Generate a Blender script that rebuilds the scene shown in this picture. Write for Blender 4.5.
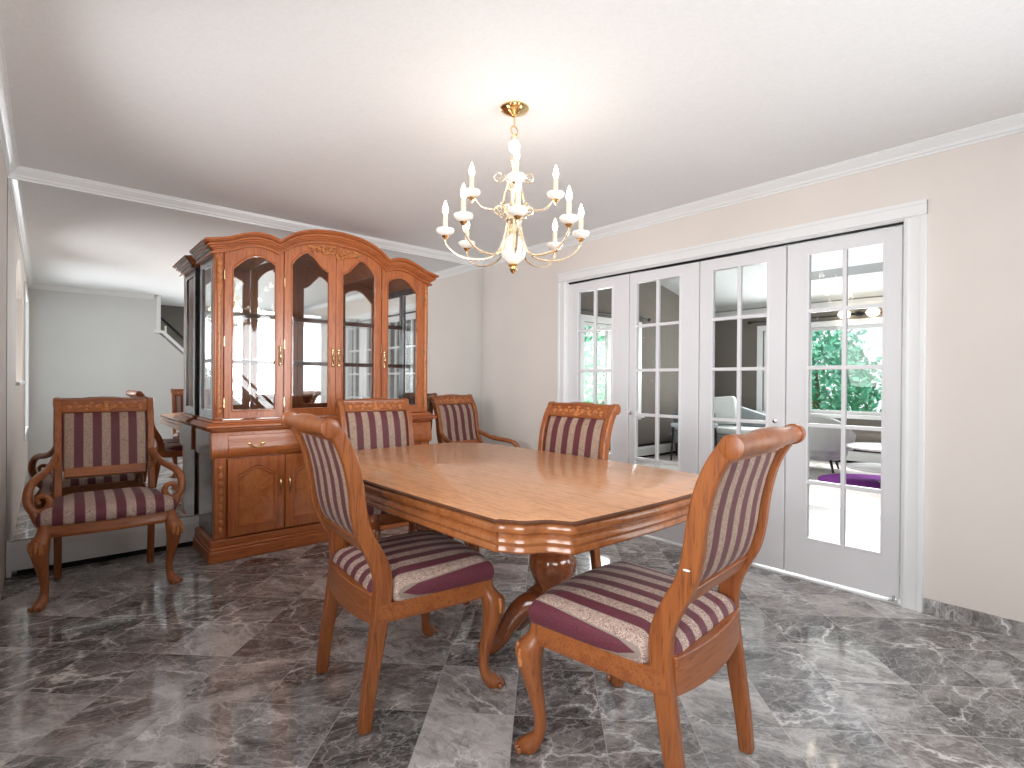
import bpy, math, random
from mathutils import Vector, Matrix
random.seed(7)
S = bpy.context.scene
for o in list(bpy.data.objects): bpy.data.objects.remove(o)
R = math.radians
# ------------------------------------------------------------------ camera
CAM_H = 1.171
yaw, pit, rol = R(41.4253), R(-0.2355), R(-0.4258)
fw0 = Vector((math.sin(yaw), math.cos(yaw), 0)); rt0 = Vector((math.cos(yaw), -math.sin(yaw), 0)); up0 = Vector((0, 0, 1))
fw = fw0 * math.cos(pit) + up0 * math.sin(pit)
u1 = -fw0 * math.sin(pit) + up0 * math.cos(pit)
rt = rt0 * math.cos(rol) - u1 * math.sin(rol)
up = rt0 * math.sin(rol) + u1 * math.cos(rol)
cd = bpy.data.cameras.new('camera'); cam = bpy.data.objects.new('camera', cd); S.collection.objects.link(cam)
M = Matrix.Identity(4)
for i in range(3):
    M[i][0] = rt[i]; M[i][1] = up[i]; M[i][2] = -fw[i]
M[0][3] = 0; M[1][3] = 0; M[2][3] = CAM_H
cam.matrix_world = M
cd.sensor_width = 36; cd.lens = 528.56 / 1024 * 36; cd.clip_start = .05; cd.clip_end = 200
S.camera = cam
# ------------------------------------------------------------------ world, sun, window and fill light, exposure
W = bpy.data.worlds.new('sky'); S.world = W; W.use_nodes = True
bg = W.node_tree.nodes['Background']; bg.inputs[0].default_value = (.93, .96, 1, 1); bg.inputs[1].default_value = 1.15
def lamp(name, kind, loc, energy, color=(1, 1, 1), rot=None, look=None, **kw):
    l = bpy.data.lights.new(name, kind); l.energy = energy; l.color = color
    for k, v in kw.items(): setattr(l, k, v)
    o = bpy.data.objects.new(name, l); S.collection.objects.link(o); o.location = loc
    if look: o.rotation_euler = Vector(look).to_track_quat('-Z', 'Y').to_euler()
    return o
lamp('sun', 'SUN', (6, 2, 9), 7.0, (1, .97, .92), look=(-.40, -.22, -.88), angle=R(2))
# daylight at the sun room windows, plus added lamps evening out the room
lamp('stair_fill_light', 'AREA', (2.62, -1.86, 1.35), 34, (.97, .985, 1), look=(-.42, 1, .02), shape='RECTANGLE', size=1.2, size_y=1.8, spread=R(85))  # added lamp at the unseen stairwell window, aimed at the far end
lamp('left_fill_light', 'AREA', (-.80, -.15, 1.40), 37, (.97, .985, 1), look=(1, .45, .0), shape='RECTANGLE', size=1.5, size_y=1.6, spread=R(120))  # added lamp outside the unseen left window, brightens the room
lamp('right_fill_light', 'AREA', (3.30, -.72, 1.30), 4, (.97, .985, 1), look=(-.7, 1, .0), shape='RECTANGLE', size=1.0, size_y=1.6, spread=R(100))  # added weak fill beside the unseen right window
lamp('far_window_daylight', 'AREA', (8.86, 2.9, 1.4), 105, (.97, .99, 1), look=(-1, -.05, -.05), shape='RECTANGLE', size=2.0, size_y=1.3)
lamp('arch_fill_light', 'AREA', (-1.30, 2.0, 1.42), 42, (.98, .99, 1), look=(1, .45, -.10), shape='RECTANGLE', size=1.6, size_y=1.2, spread=R(120))  # added lamp shining through the niche; no window stands here
lamp('side_window_daylight', 'AREA', (6.2, 4.70, 1.35), 40, (.97, .99, 1), look=(0, -1, 0), shape='RECTANGLE', size=1.2, size_y=1.3)
S.view_settings.view_transform = 'Standard'; S.view_settings.look = 'None'
S.view_settings.exposure = 0.08; S.view_settings.gamma = 1; S.view_settings.use_curve_mapping = False

# ------------------------------------------------------------------ materials
class NT:
    def __init__(s, name):
        s.m = bpy.data.materials.new(name); s.m.use_nodes = True
        s.t = s.m.node_tree; s.n = s.t.nodes; s.b = s.n['Principled BSDF']
    def add(s, typ, **kw):
        n = s.n.new(typ)
        for k, v in kw.items(): setattr(n, k, v)
        return n
    def l(s, a, b): s.t.links.new(a, b)
    def math(s, op, a, b=None, c=None):
        n = s.add('ShaderNodeMath', operation=op)
        for i, v in enumerate((a, b, c)):
            if v is None: continue
            if isinstance(v, (int, float)): n.inputs[i].default_value = v
            else: s.l(v, n.inputs[i])
        return n.outputs[0]
    def ramp(s, fac, stops, interp='LINEAR'):
        n = s.add('ShaderNodeValToRGB'); n.color_ramp.interpolation = interp
        e = n.color_ramp.elements
        while len(e) < len(stops): e.new(.5)
        for i, (p, c) in enumerate(stops):
            e[i].position = p; e[i].color = (*c, 1) if len(c) == 3 else c
        s.l(fac, n.inputs[0]); return n.outputs[0]
    def mix(s, fac, a, b, mode='MIX'):
        n = s.add('ShaderNodeMix', data_type='RGBA', blend_type=mode)
        for i, v in ((0, fac), (6, a), (7, b)):
            if isinstance(v, (int, float)): n.inputs[i].default_value = v
            elif isinstance(v, tuple): n.inputs[i].default_value = (*v, 1)
            else: s.l(v, n.inputs[i])
        return n.outputs[2]
    def noise(s, vec, scale, detail=4, rough=.5, dist=0):
        n = s.add('ShaderNodeTexNoise'); n.inputs['Scale'].default_value = scale
        n.inputs['Detail'].default_value = detail; n.inputs['Roughness'].default_value = rough; n.inputs['Distortion'].default_value = dist
        if vec is not None: s.l(vec, n.inputs['Vector'])
        return n
    def coord(s, scale=(1, 1, 1), rot=(0, 0, 0)):
        c = s.add('ShaderNodeTexCoord'); m = s.add('ShaderNodeMapping')
        m.inputs['Scale'].default_value = scale; m.inputs['Rotation'].default_value = rot
        s.l(c.outputs['Object'], m.inputs[0]); return m.outputs[0]
    def bump(s, h, strength=.2, dist=.002):
        b = s.add('ShaderNodeBump'); b.inputs['Strength'].default_value = strength; b.inputs['Distance'].default_value = dist
        s.l(h, b.inputs['Height']); s.l(b.outputs[0], s.b.inputs['Normal'])
    def set(s, **kw):
        for k, v in kw.items(): s.b.inputs[k.replace('_', ' ')].default_value = v
        return s
def plain(name, col, rough=.5, metal=0, spec=.5, noise=0, nscale=40, bump=0):
    t = NT(name); t.set(Base_Color=(*col, 1), Roughness=rough, Metallic=metal); t.b.inputs['Specular IOR Level'].default_value = spec
    if noise or bump:
        n = t.noise(t.coord(), nscale, 3)
        if noise:
            lo = tuple(c * (1 - noise) for c in col); hi = tuple(min(1, c * (1 + noise)) for c in col)
            t.l(t.ramp(n.outputs[0], [(.3, lo), (.7, hi)]), t.b.inputs['Base Color'])
        if bump: t.bump(n.outputs[0], bump, .002)
    return t.m
def wood(name, a, b, dark, rough=.34, axis='z', scale=1.0, fleck=.3, coat=.10):
    sc = {'x': (1.2, 16, 16), 'y': (16, 1.2, 16), 'z': (16, 16, 1.2), 'n': (5, 5, 5)}[axis]
    t = NT(name); v = t.coord(tuple(k * scale for k in sc))
    n1 = t.noise(v, 1.6, 5, .6, .6); n2 = t.noise(v, 9, 3, .6)
    c = t.ramp(n1.outputs[0], [(.3, a), (.55, b), (.78, tuple(x * .8 for x in a))])
    f = t.ramp(n2.outputs[0], [(.32, (fleck,) * 3), (.46, (0, 0, 0))])
    t.l(t.mix(f, c, dark), t.b.inputs['Base Color'])
    t.set(Roughness=rough); t.b.inputs['Coat Weight'].default_value = coat; t.b.inputs['Coat Roughness'].default_value = .12
    t.bump(n2.outputs[0], .05, .001)
    return t.m
CHW = wood('chair_wood', (.225, .060, .016), (.33, .102, .027), (.055, .012, .004), fleck=.55)
CHX = wood('chair_wood_rail', (.225, .060, .016), (.33, .102, .027), (.055, .012, .004), axis='x', fleck=.55)
CAB = wood('cabinet_wood', (.33, .078, .020), (.47, .138, .036), (.10, .022, .007), fleck=.5)
CABX = wood('cabinet_wood_rail', (.33, .078, .020), (.47, .138, .036), (.10, .022, .007), axis='x', fleck=.5)
BURL = wood('burl_veneer', (.40, .095, .022), (.56, .19, .055), (.15, .035, .010), axis='n', scale=1.4)
SIDEW = wood('shaded_side_wood', (.055, .050, .055), (.10, .090, .095), (.02, .018, .02), rough=.25, coat=.5)  # shade and grey reflections on the cabinet side put into the wood colour
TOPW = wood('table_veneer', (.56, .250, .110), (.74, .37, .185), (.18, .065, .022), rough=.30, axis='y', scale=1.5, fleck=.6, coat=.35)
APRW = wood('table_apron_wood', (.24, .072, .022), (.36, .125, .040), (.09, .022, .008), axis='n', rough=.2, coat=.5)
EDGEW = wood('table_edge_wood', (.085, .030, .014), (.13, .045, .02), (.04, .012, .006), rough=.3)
PEDW = wood('pedestal_wood', (.15, .040, .014), (.24, .070, .024), (.05, .014, .006), axis='n', rough=.22, coat=.6)
CARV = wood('carved_wood', (.30, .075, .018), (.58, .22, .07), (.12, .03, .01), axis='n', scale=6)
def fabric(name, maroon, cream, speck, pitch=.088, lim=9):
    t = NT(name); co = t.add('ShaderNodeTexCoord'); sp = t.add('ShaderNodeSeparateXYZ'); t.l(co.outputs['Object'], sp.inputs[0])
    x = t.math('MULTIPLY', sp.outputs[0], 1 / pitch)
    f = t.math('FRACT', t.math('ADD', x, 50.26))
    band = t.math('MULTIPLY', t.math('LESS_THAN', f, .52), t.math('LESS_THAN', t.math('ABSOLUTE', sp.outputs[0]), lim))
    dist = t.math('ABSOLUTE', t.math('SUBTRACT', f, .26))
    edge = t.math('GREATER_THAN', dist, .225); edge = t.math('MULTIPLY', edge, t.math('LESS_THAN', dist, .26))
    v = t.coord((1, 1, 1)); ns = t.noise(v, 48, 2, .6, 2.4)
    w = t.ramp(ns.outputs[0], [(.38, cream), (.45, speck), (.50, cream), (.55, tuple(c * 1.15 for c in cream)), (.60, speck), (.66, cream)])
    n2 = t.noise(v, 260, 2, .5)
    mm = t.ramp(n2.outputs[0], [(.35, tuple(c * .75 for c in maroon)), (.7, tuple(min(1, c * 1.35) for c in maroon))])
    cc = t.mix(edge, w, tuple(c * .5 for c in cream))
    t.l(t.mix(band, mm, cc), t.b.inputs['Base Color'])
    t.set(Roughness=.62); t.b.inputs['Sheen Weight'].default_value = .06
    h = t.math('ADD', n2.outputs[0], t.math('MULTIPLY', band, ns.outputs[0])); t.bump(h, .35, .002)
    return t.m
FAB = fabric('striped_damask', (.120, .020, .034), (.55, .41, .34), (.12, .045, .04))
FABS = fabric('striped_damask_seat', (.120, .020, .034), (.55, .41, .34), (.12, .045, .04), pitch=.078)
FABB = fabric('striped_damask_back', (.105, .018, .026), (.42, .30, .22), (.13, .05, .04))
WALL = plain('beige_wall_paint', (.78, .712, .665), .7, noise=.015, nscale=3, spec=.3)
GREYW = plain('grey_wall_paint', (.70, .705, .69), .7, noise=.015, nscale=3, spec=.3)
TAUPE = plain('taupe_wall_paint', (.17, .152, .132), .75, noise=.02, nscale=3, spec=.3)
CEIL = plain('white_stippled_ceiling', (.89, .888, .89), .85, noise=.02, nscale=70, bump=.6, spec=.2)
TRIM = plain('white_trim_paint', (.84, .84, .84), .35, noise=.01, nscale=5)
DOORP = plain('white_door_paint', (.80, .79, .81), .32, noise=.01, nscale=5)
HEATW = plain('white_heater_enamel', (.78, .78, .77), .3)
DARK = plain('dark_metal', (.02, .02, .022), .4, .6)
CHROME = plain('chrome', (.85, .85, .86), .08, 1)
BRASS = NT('polished_brass').set(Base_Color=(.86, .62, .30, 1), Metallic=1, Roughness=.16).m
PALEB = NT('pale_gilt_brass').set(Base_Color=(.90, .76, .56, 1), Metallic=.85, Roughness=.22).m
ABRASS = NT('antique_brass').set(Base_Color=(.60, .42, .22, 1), Metallic=1, Roughness=.25).m
PORC = plain('ribbed_porcelain', (.78, .74, .70), .2)
CANDLE = plain('candle_sleeve', (.66, .55, .42), .4)
t = NT('lit_bulb'); t.set(Base_Color=(1, .9, .75, 1)); t.b.inputs['Emission Color'].default_value = (1, .86, .66, 1); t.b.inputs['Emission Strength'].default_value = 10; BULB = t.m
t = NT('mirror_silver'); t.set(Base_Color=(.90, .92, .92, 1), Metallic=1, Roughness=.0); MIRR = t.m
t = NT('cabinet_mirror'); t.set(Base_Color=(.88, .88, .87, 1), Metallic=1, Roughness=.03); CMIRR = t.m
def glass(name, lo=.05, hi=.9, tint=(1, 1, 1)):
    t = NT(name); n = t.n; n.remove(t.b); out = n['Material Output']
    tr = t.add('ShaderNodeBsdfTransparent'); tr.inputs[0].default_value = (*tint, 1)
    gl = t.add('ShaderNodeBsdfGlossy'); gl.inputs['Roughness'].default_value = .01
    fr = t.add('ShaderNodeFresnel'); fr.inputs[0].default_value = 1.45
    geo = t.add('ShaderNodeNewGeometry')
    fac = t.math('MULTIPLY', fr.outputs[0], t.math('SUBTRACT', 1, geo.outputs['Backfacing']))
    mx = t.add('ShaderNodeMixShader'); t.l(fac, mx.inputs[0]); t.l(tr.outputs[0], mx.inputs[1]); t.l(gl.outputs[0], mx.inputs[2])
    t.l(mx.outputs[0], out.inputs[0]); return t.m
GLASS = glass('clear_glass', tint=(.97, .98, .98))
def marble():
    t = NT('grey_emperador_marble'); co = t.add('ShaderNodeTexCoord')
    sp = t.add('ShaderNodeSeparateXYZ'); t.l(co.outputs['Object'], sp.inputs[0])
    X, Y = sp.outputs[0], sp.outputs[1]; T = .305; k = .70711
    p = t.math('MULTIPLY', t.math('SUBTRACT', X, Y), k / T); p = t.math('ADD', p, 100 - 1.12 / T)
    q = t.math('MULTIPLY', t.math('ADD', X, Y), k / T); q = t.math('ADD', q, 100 - 2.154 / T)
    fp, fq = t.math('FLOOR', p), t.math('FLOOR', q)
    cb = t.add('ShaderNodeCombineXYZ'); t.l(fp, cb.inputs[0]); t.l(fq, cb.inputs[1])
    wn = t.add('ShaderNodeTexWhiteNoise', noise_dimensions='3D'); t.l(cb.outputs[0], wn.inputs['Vector'])
    off = t.add('ShaderNodeVectorMath', operation='MULTIPLY_ADD'); t.l(wn.outputs['Color'], off.inputs[0]); off.inputs[1].default_value = (9, 9, 9); t.l(co.outputs['Object'], off.inputs[2])
    v0 = off.outputs[0]
    rt_ = t.add('ShaderNodeVectorRotate', rotation_type='Z_AXIS'); t.l(v0, rt_.inputs['Vector']); t.l(t.math('MULTIPLY', wn.outputs['Value'], 1.5), rt_.inputs['Angle'])
    mp = t.add('ShaderNodeMapping'); mp.inputs['Scale'].default_value = (1.0, 1.7, 1); t.l(rt_.outputs[0], mp.inputs[0]); v0 = mp.outputs[0]
    dn = t.noise(v0, 2.4, 5, .65)
    dv = t.add('ShaderNodeVectorMath', operation='MULTIPLY_ADD'); t.l(dn.outputs['Color'], dv.inputs[0]); dv.inputs[1].default_value = (.42, .42, .42); t.l(v0, dv.inputs[2])
    v = dv.outputs[0]
    def vein(scale, w, amt):
        vo = t.add('ShaderNodeTexVoronoi', feature='DISTANCE_TO_EDGE'); vo.inputs['Scale'].default_value = scale; t.l(v, vo.inputs['Vector'])
        return t.ramp(vo.outputs['Distance'], [(0, (amt,) * 3), (w, (amt * .25,) * 3), (w * 3, (0, 0, 0))])
    base = t.noise(v, 2.3, 7, .68, .8)
    fine = t.noise(v, 22, 5, .7)
    tone = t.math('ADD', t.math('MULTIPLY', base.outputs[0], .75), t.math('MULTIPLY', fine.outputs[0], .25))
    tone = t.math('ADD', tone, t.math('MULTIPLY', t.math('SUBTRACT', wn.outputs['Value'], .5), .18))
    col = t.ramp(tone, [(.33, (.048, .046, .048)), (.43, (.125, .120, .121)), (.52, (.26, .252, .254)), (.64, (.60, .59, .59))])
    tb = t.add('ShaderNodeSeparateColor'); t.l(wn.outputs['Color'], tb.inputs[0])
    col = t.mix(t.math('MULTIPLY', tb.outputs[1], .5), col, (.94, .80, .72), 'MULTIPLY')
    gate = t.ramp(t.noise(v0, 2.6, 3).outputs[0], [(.42, (.15, .15, .15)), (.58, (1, 1, 1))])
    a = t.mix(1.0, vein(3.0, .022, .95), gate, 'MULTIPLY'); b = t.mix(1.0, vein(9, .03, .36), vein(19, .04, .20), 'ADD')
    m = t.mix(1.0, a, b, 'ADD')
    col = t.mix(m, col, (.80, .78, .77))
    # joints between tiles
    def edge(f):
        fr = t.math('FRACT', f); return t.math('LESS_THAN', t.math('SUBTRACT', .5, t.math('ABSOLUTE', t.math('SUBTRACT', fr, .5))), .0065)
    g = t.math('MAXIMUM', edge(p), edge(q))
    col = t.mix(t.math('MULTIPLY', g, .55), col, (.42, .41, .40))
    t.l(col, t.b.inputs['Base Color'])
    rg = t.math('ADD', t.math('MULTIPLY', g, .4), .075); t.l(rg, t.b.inputs['Roughness'])
    t.b.inputs['Specular IOR Level'].default_value = .7
    t.bump(t.math('SUBTRACT', 1, g), .15, .001)
    return t.m
MARB = marble()
def planks():
    t = NT('pale_plank_floor'); v = t.coord((6, .9, 1)); n = t.noise(v, 4, 4)
    t.l(t.ramp(n.outputs[0], [(.3, (.42, .39, .36)), (.7, (.62, .59, .56))]), t.b.inputs['Base Color']); t.set(Roughness=.3); return t.m
PLANK = planks()
LEAF = plain('leaf_green', (.20, .62, .36), .7, noise=.5, nscale=5)
LEAFD = plain('deep_leaf_green', (.08, .40, .26), .7, noise=.5, nscale=5)
BARK = plain('bark', (.16, .12, .09), .9)
GRASS = plain('lawn', (.25, .45, .2), .9, noise=.3, nscale=3)
SOFAW = plain('pale_upholstery', (.62, .64, .62), .8, noise=.05, nscale=60)
SOFAG = plain('grey_upholstery', (.22, .24, .25), .8, noise=.06, nscale=60)
TEAL = plain('teal_cloth', (.03, .055, .06), .9)
PURP = plain('purple_rug_pile', (.20, .015, .26), .95, noise=.25, nscale=60, bump=.8)
TABW = plain('white_lacquer', (.82, .82, .82), .2)
BLACK = plain('shadow_black', (.01, .01, .01), .8)

# ------------------------------------------------------------------ mesh builder
class MB:
    def __init__(s): s.v = []; s.f = []
    def ring(s, pts):
        i = len(s.v); s.v += [tuple(p) for p in pts]; return list(range(i, i + len(pts)))
    def loft(s, rings, cap=True, closed=False):
        R_ = [s.ring(r) for r in rings]; n = len(R_[0]); m = len(R_)
        for j in range(m if closed else m - 1):
            a, b = R_[j], R_[(j + 1) % m]
            for i in range(n): s.f.append((a[i], a[(i + 1) % n], b[(i + 1) % n], b[i]))
        if cap and not closed: s.f.append(tuple(reversed(R_[0]))); s.f.append(tuple(R_[-1]))
        return s
    def box(s, a, b):
        (x0, y0, z0), (x1, y1, z1) = a, b
        if x0 > x1: x0, x1 = x1, x0
        if y0 > y1: y0, y1 = y1, y0
        return s.loft([[(x0, y0, z0), (x1, y0, z0), (x1, y1, z0), (x0, y1, z0)], [(x0, y0, z1), (x1, y0, z1), (x1, y1, z1), (x0, y1, z1)]])
    def lathe(s, prof, c=(0, 0, 0), seg=24, flute=0, nf=12, axis='z'):
        rs = []
        for r, z in prof:
            ring = []
            for i in range(seg):
                a = 2 * math.pi * i / seg; rr = max(r, .0004) * (1 + flute * math.cos(nf * a))
                p = (rr * math.cos(a), rr * math.sin(a), z)
                if axis == 'x': p = (p[2], p[0], p[1])
                if axis == 'y': p = (p[0], -p[2], p[1])
                ring.append((c[0] + p[0], c[1] + p[1], c[2] + p[2]))
            rs.append(ring)
        return s.loft(rs)
    def tube(s, path, r, seg=8, cap=True, squash=None):
        P = [Vector(p) for p in path]; n = len(P)
        if not isinstance(r, (list, tuple)): r = [r] * n
        T = [(P[min(i + 1, n - 1)] - P[max(i - 1, 0)]).normalized() for i in range(n)]
        ref = Vector((0, 0, 1)) if abs(T[0].z) < .9 else Vector((1, 0, 0))
        N = (ref - T[0] * ref.dot(T[0])).normalized(); rings = []
        for i in range(n):
            N = (N - T[i] * N.dot(T[i])).normalized(); B = T[i].cross(N)
            rings.append([P[i] + (N * math.cos(2 * math.pi * k / seg) + B * math.sin(2 * math.pi * k / seg)) * r[i] for k in range(seg)])
        return s.loft(rings, cap)
    def bands(s, path, x0, x1, th):
        """rectangular section swept along a yz path; x0,x1,th may be lists; path = [(y,z)]"""
        n = len(path); rings = []
        L = lambda a, i: a[i] if isinstance(a, (list, tuple)) else a
        for i, (y, z) in enumerate(path):
            a = path[max(i - 1, 0)]; b = path[min(i + 1, n - 1)]
            d = Vector((b[0] - a[0], b[1] - a[1])).normalized(); nn = (-d[1], d[0]); h = L(th, i) / 2
            xa, xb = L(x0, i), L(x1, i)
            rings.append([(xa, y + nn[0] * h, z + nn[1] * h), (xb, y + nn[0] * h, z + nn[1] * h), (xb, y - nn[0] * h, z - nn[1] * h), (xa, y - nn[0] * h, z - nn[1] * h)])
        return s.loft(rings)
    def ell(s, c, r, seg=10, rings=6):
        rs = []
        for j in range(1, rings):
            a = math.pi * j / rings
            rs.append([(c[0] + r[0] * math.sin(a) * math.cos(2 * math.pi * i / seg), c[1] + r[1] * math.sin(a) * math.sin(2 * math.pi * i / seg), c[2] - r[2] * math.cos(a)) for i in range(seg)])
        return s.loft(rs)
    def prism(s, poly, a, b, axis='y'):
        f = {'y': lambda p, t: (p[0], t, p[1]), 'x': lambda p, t: (t, p[0], p[1]), 'z': lambda p, t: (p[0], p[1], t)}[axis]
        return s.loft([[f(p, a) for p in poly], [f(p, b) for p in poly]])
    def frame(s, outer, inner, y0, y1):
        """ring between two matched xz loops, extruded in y"""
        n = len(outer); O0 = s.ring([(x, y0, z) for x, z in outer]); I0 = s.ring([(x, y0, z) for x, z in inner])
        O1 = s.ring([(x, y1, z) for x, z in outer]); I1 = s.ring([(x, y1, z) for x, z in inner])
        for i in range(n):
            j = (i + 1) % n
            s.f += [(O0[i], O0[j], I0[j], I0[i]), (O1[j], O1[i], I1[i], I1[j]), (O0[j], O0[i], O1[i], O1[j]), (I0[i], I0[j], I1[j], I1[i])]
        return s
    def xform(s, M): s.v = [tuple(M @ Vector(p)) for p in s.v]; return s
    def build(s, name, mat, parent=None, bevel=0, seg=2, smooth=35, sub=0):
        me = bpy.data.meshes.new(name); me.from_pydata(s.v, [], s.f); me.validate()
        import bmesh
        bm = bmesh.new(); bm.from_mesh(me); bmesh.ops.recalc_face_normals(bm, faces=bm.faces); bm.to_mesh(me); bm.free()
        me.materials.append(mat)
        if smooth:
            for p in me.polygons: p.use_smooth = True
            me.set_sharp_from_angle(angle=R(smooth))
        o = bpy.data.objects.new(name, me); S.collection.objects.link(o)
        if bevel:
            b = o.modifiers.new('bevel', 'BEVEL'); b.width = bevel; b.segments = seg; b.limit_method = 'ANGLE'; b.angle_limit = R(40); b.harden_normals = False
        if sub:
            m = o.modifiers.new('sub', 'SUBSURF'); m.levels = sub; m.render_levels = sub
        if parent: o.parent = parent
        return o
def empty(name, loc=(0, 0, 0), rz=0):
    o = bpy.data.objects.new(name, None); S.collection.objects.link(o); o.location = loc; o.rotation_euler = (0, 0, rz); o.empty_display_size = .1; return o
def tag(o, label=None, cat=None, group=None, kind=None):
    if label: o['label'] = label
    if cat: o['category'] = cat
    if group: o['group'] = group
    if kind: o['kind'] = kind
    return o
def struct(o): o['kind'] = 'structure'; return o
def copy_tree(o, parent=None):
    c = o.copy(); S.collection.objects.link(c); c.parent = parent
    for ch in list(o.children): copy_tree(ch, c)
    return c
def interp(x, pts):
    if x <= pts[0][0]: return pts[0][1]
    for (a, b), (c, d) in zip(pts, pts[1:]):
        if x <= c: return b + (d - b) * (x - a) / (c - a)
    return pts[-1][1]
def smoothpts(ctrl, n=6):
    """Catmull-Rom through control points (any dimension)"""
    out = []; P = [tuple(ctrl[0])] + [tuple(c) for c in ctrl] + [tuple(ctrl[-1])]
    for i in range(1, len(P) - 2):
        for k in range(n):
            t = k / n; a, b, c, d = P[i - 1], P[i], P[i + 1], P[i + 2]
            out.append(tuple(.5 * (2 * b[j] + (c[j] - a[j]) * t + (2 * a[j] - 5 * b[j] + 4 * c[j] - d[j]) * t * t + (-a[j] + 3 * b[j] - 3 * c[j] + d[j]) * t ** 3) for j in range(len(b))))
    out.append(tuple(ctrl[-1])); return out

# ------------------------------------------------------------------ room shell
XL, XD, YM, YR, ZC = -.174, 3.396, 4.31, -.78, 2.420
YS, XB = -1.95, 9.0                       # stairwell back wall; far wall of the sun room
struct(MB().box((XL - .1, YS - .1, -.05), (XD + .14, YM + .12, 0)).build('floor', MARB))
struct(MB().box((XL - .1, YS - .1, ZC), (XD + .14, YM + .12, ZC + .1)).build('ceiling', CEIL))
struct(MB().box((XL, YM + .012, 0), (XD + .14, YM + .12, ZC)).build('wall_back', WALL))
# left wall; arched niche opened right through and a window hole added, for light
b = MB(); y0, y1, z0, zs = 1.50, 3.00, 1.13, 1.95
t_ = .12
b.box((XL - t_, YS - .1, 0), (XL, -.60, ZC)); b.box((XL - t_, -.60, 0), (XL, .96, .52)); b.box((XL - t_, -.60, 2.18), (XL, .96, ZC)); b.box((XL - t_, .96, 0), (XL, y0, ZC)); b.box((XL - t_, y1, 0), (XL, YM + .12, ZC)); b.box((XL - t_, y0, 0), (XL, y1, z0))
N = 16; arc = [(y0 + (y1 - y0) * i / N, zs + .25 * math.sin(math.pi * i / N) ** .7 if 0 < i < N else zs) for i in range(N + 1)]
for (ya, za), (yb, zb) in zip(arc, arc[1:]):
    b.loft([[(XL - t_, ya, za), (XL, ya, za), (XL, ya, ZC), (XL - t_, ya, ZC)], [(XL - t_, yb, zb), (XL, yb, zb), (XL, yb, ZC), (XL - t_, yb, ZC)]])
struct(b.build('wall_left', WALL, smooth=0))
struct(MB().box((-1.62, y0 - .4, 0), (-1.5, y1 + .4, ZC)).box((-1.6, y0 - .5, 0), (XL - t_, y0 - .4, ZC)).box((-1.6, y1 + .4, 0), (XL - t_, y1 + .5, ZC)).build('wall_added_arch_room', GREYW))  # unseen room added behind the niche so light can come through
struct(MB().box((-1.6, y0 - .5, -.05), (XL - t_, y1 + .5, 0)).build('floor_3', MARB)); struct(MB().box((-1.6, y0 - .5, ZC), (XL - t_ + .02, y1 + .5, ZC + .1)).build('ceiling_3', CEIL))
struct(MB().box((XL - .01, y0 - .02, z0 - .015), (XL + .025, y1 + .02, z0 + .012)).build('trim_1', TRIM, bevel=.004))
# rear wall with the raked stair opening
b = MB(); b.prism([(XL, 0), (1.26, 0), (1.26, ZC), (XL, ZC)], YR - .1, YR)
b.prism([(1.26, 0), (2.85, 0), (2.85, .30), (1.26, 1.86)], YR - .1, YR)
struct(b.build('wall_rear', GREYW, smooth=0))
struct(MB().box((XL - .1, YS - .1, 0), (XD + .14, YS, .35)).box((XL - .1, YS - .1, .35), (1.96, YS, ZC)).box((3.28, YS - .1, .35), (XD + .14, YS, ZC)).box((1.96, YS - .1, 2.28), (3.28, YS, ZC)).build('wall_stairwell', TAUPE, smooth=0))
w = struct(MB().frame([(1.94, .33), (3.30, .33), (3.30, 2.30), (1.94, 2.30)], [(2.0, .39), (3.24, .39), (3.24, 2.24), (2.0, 2.24)], YS - .08, YS + .02).build('window_1', TRIM, bevel=.004))  # unseen stairwell window, added to light the room from behind
MB().box((2.0, YS - .04, .39), (3.24, YS - .036, 2.24)).build('pane', GLASS, w)
MB().box((2.0, YS - .05, 1.30), (3.24, YS - .02, 1.34)).build('window_rail', TRIM, w)
st = struct(MB().prism([(1.20, 1.86), (1.30, 1.86), (2.88, .30), (2.88, .35), (1.32, 1.90), (1.20, 1.90)], YR - .13, YR + .03).build('trim_2', TRIM))
struct(MB().box((1.235, YR - .12, 1.86), (1.285, YR + .015, ZC)).build('trim_3', TRIM, bevel=.003))
for n_, X_, ya_, yb_, za_, zb_, d_ in ((4, XL, -.60, .96, .52, 2.18, -1), (5, XD, -1.30, -.14, .42, 2.20, 1)):  # unseen left and right windows, added to let light in
    M_ = Matrix(((0, d_, 0, X_), (1, 0, 0, 0), (0, 0, 1, 0), (0, 0, 0, 1)))
    w = struct(MB().frame([(ya_ - .02, za_ - .02), (yb_ + .02, za_ - .02), (yb_ + .02, zb_ + .02), (ya_ - .02, zb_ + .02)], [(ya_ + .04, za_ + .04), (yb_ - .04, za_ + .04), (yb_ - .04, zb_ - .04), (ya_ + .04, zb_ - .04)], -.012, .10).xform(M_).build('window_%d' % n_, TRIM, bevel=.003))
    MB().box((ya_ + .03, .05, za_ + .03), (yb_ - .03, .054, zb_ - .03)).xform(M_).build('pane', GLASS, w)
# stair handrail
hr = empty('stair_handrail', (1.3, YR - .22, 1.9)); tag(hr, 'dark handrail on white posts climbing the stairs, seen in the big mirror', 'handrail')
MB().tube([(-.6, 0, .85), (.0, 0, .23), (1.5, 0, -1.25)], .02, 8).build('rail', DARK, hr)
for i in range(6):
    x = .08 + i * .26
    MB().box((x - .012, -.012, -.10 - x), (x + .012, .012, .17 - x)).build('post', TRIM, hr)
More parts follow.
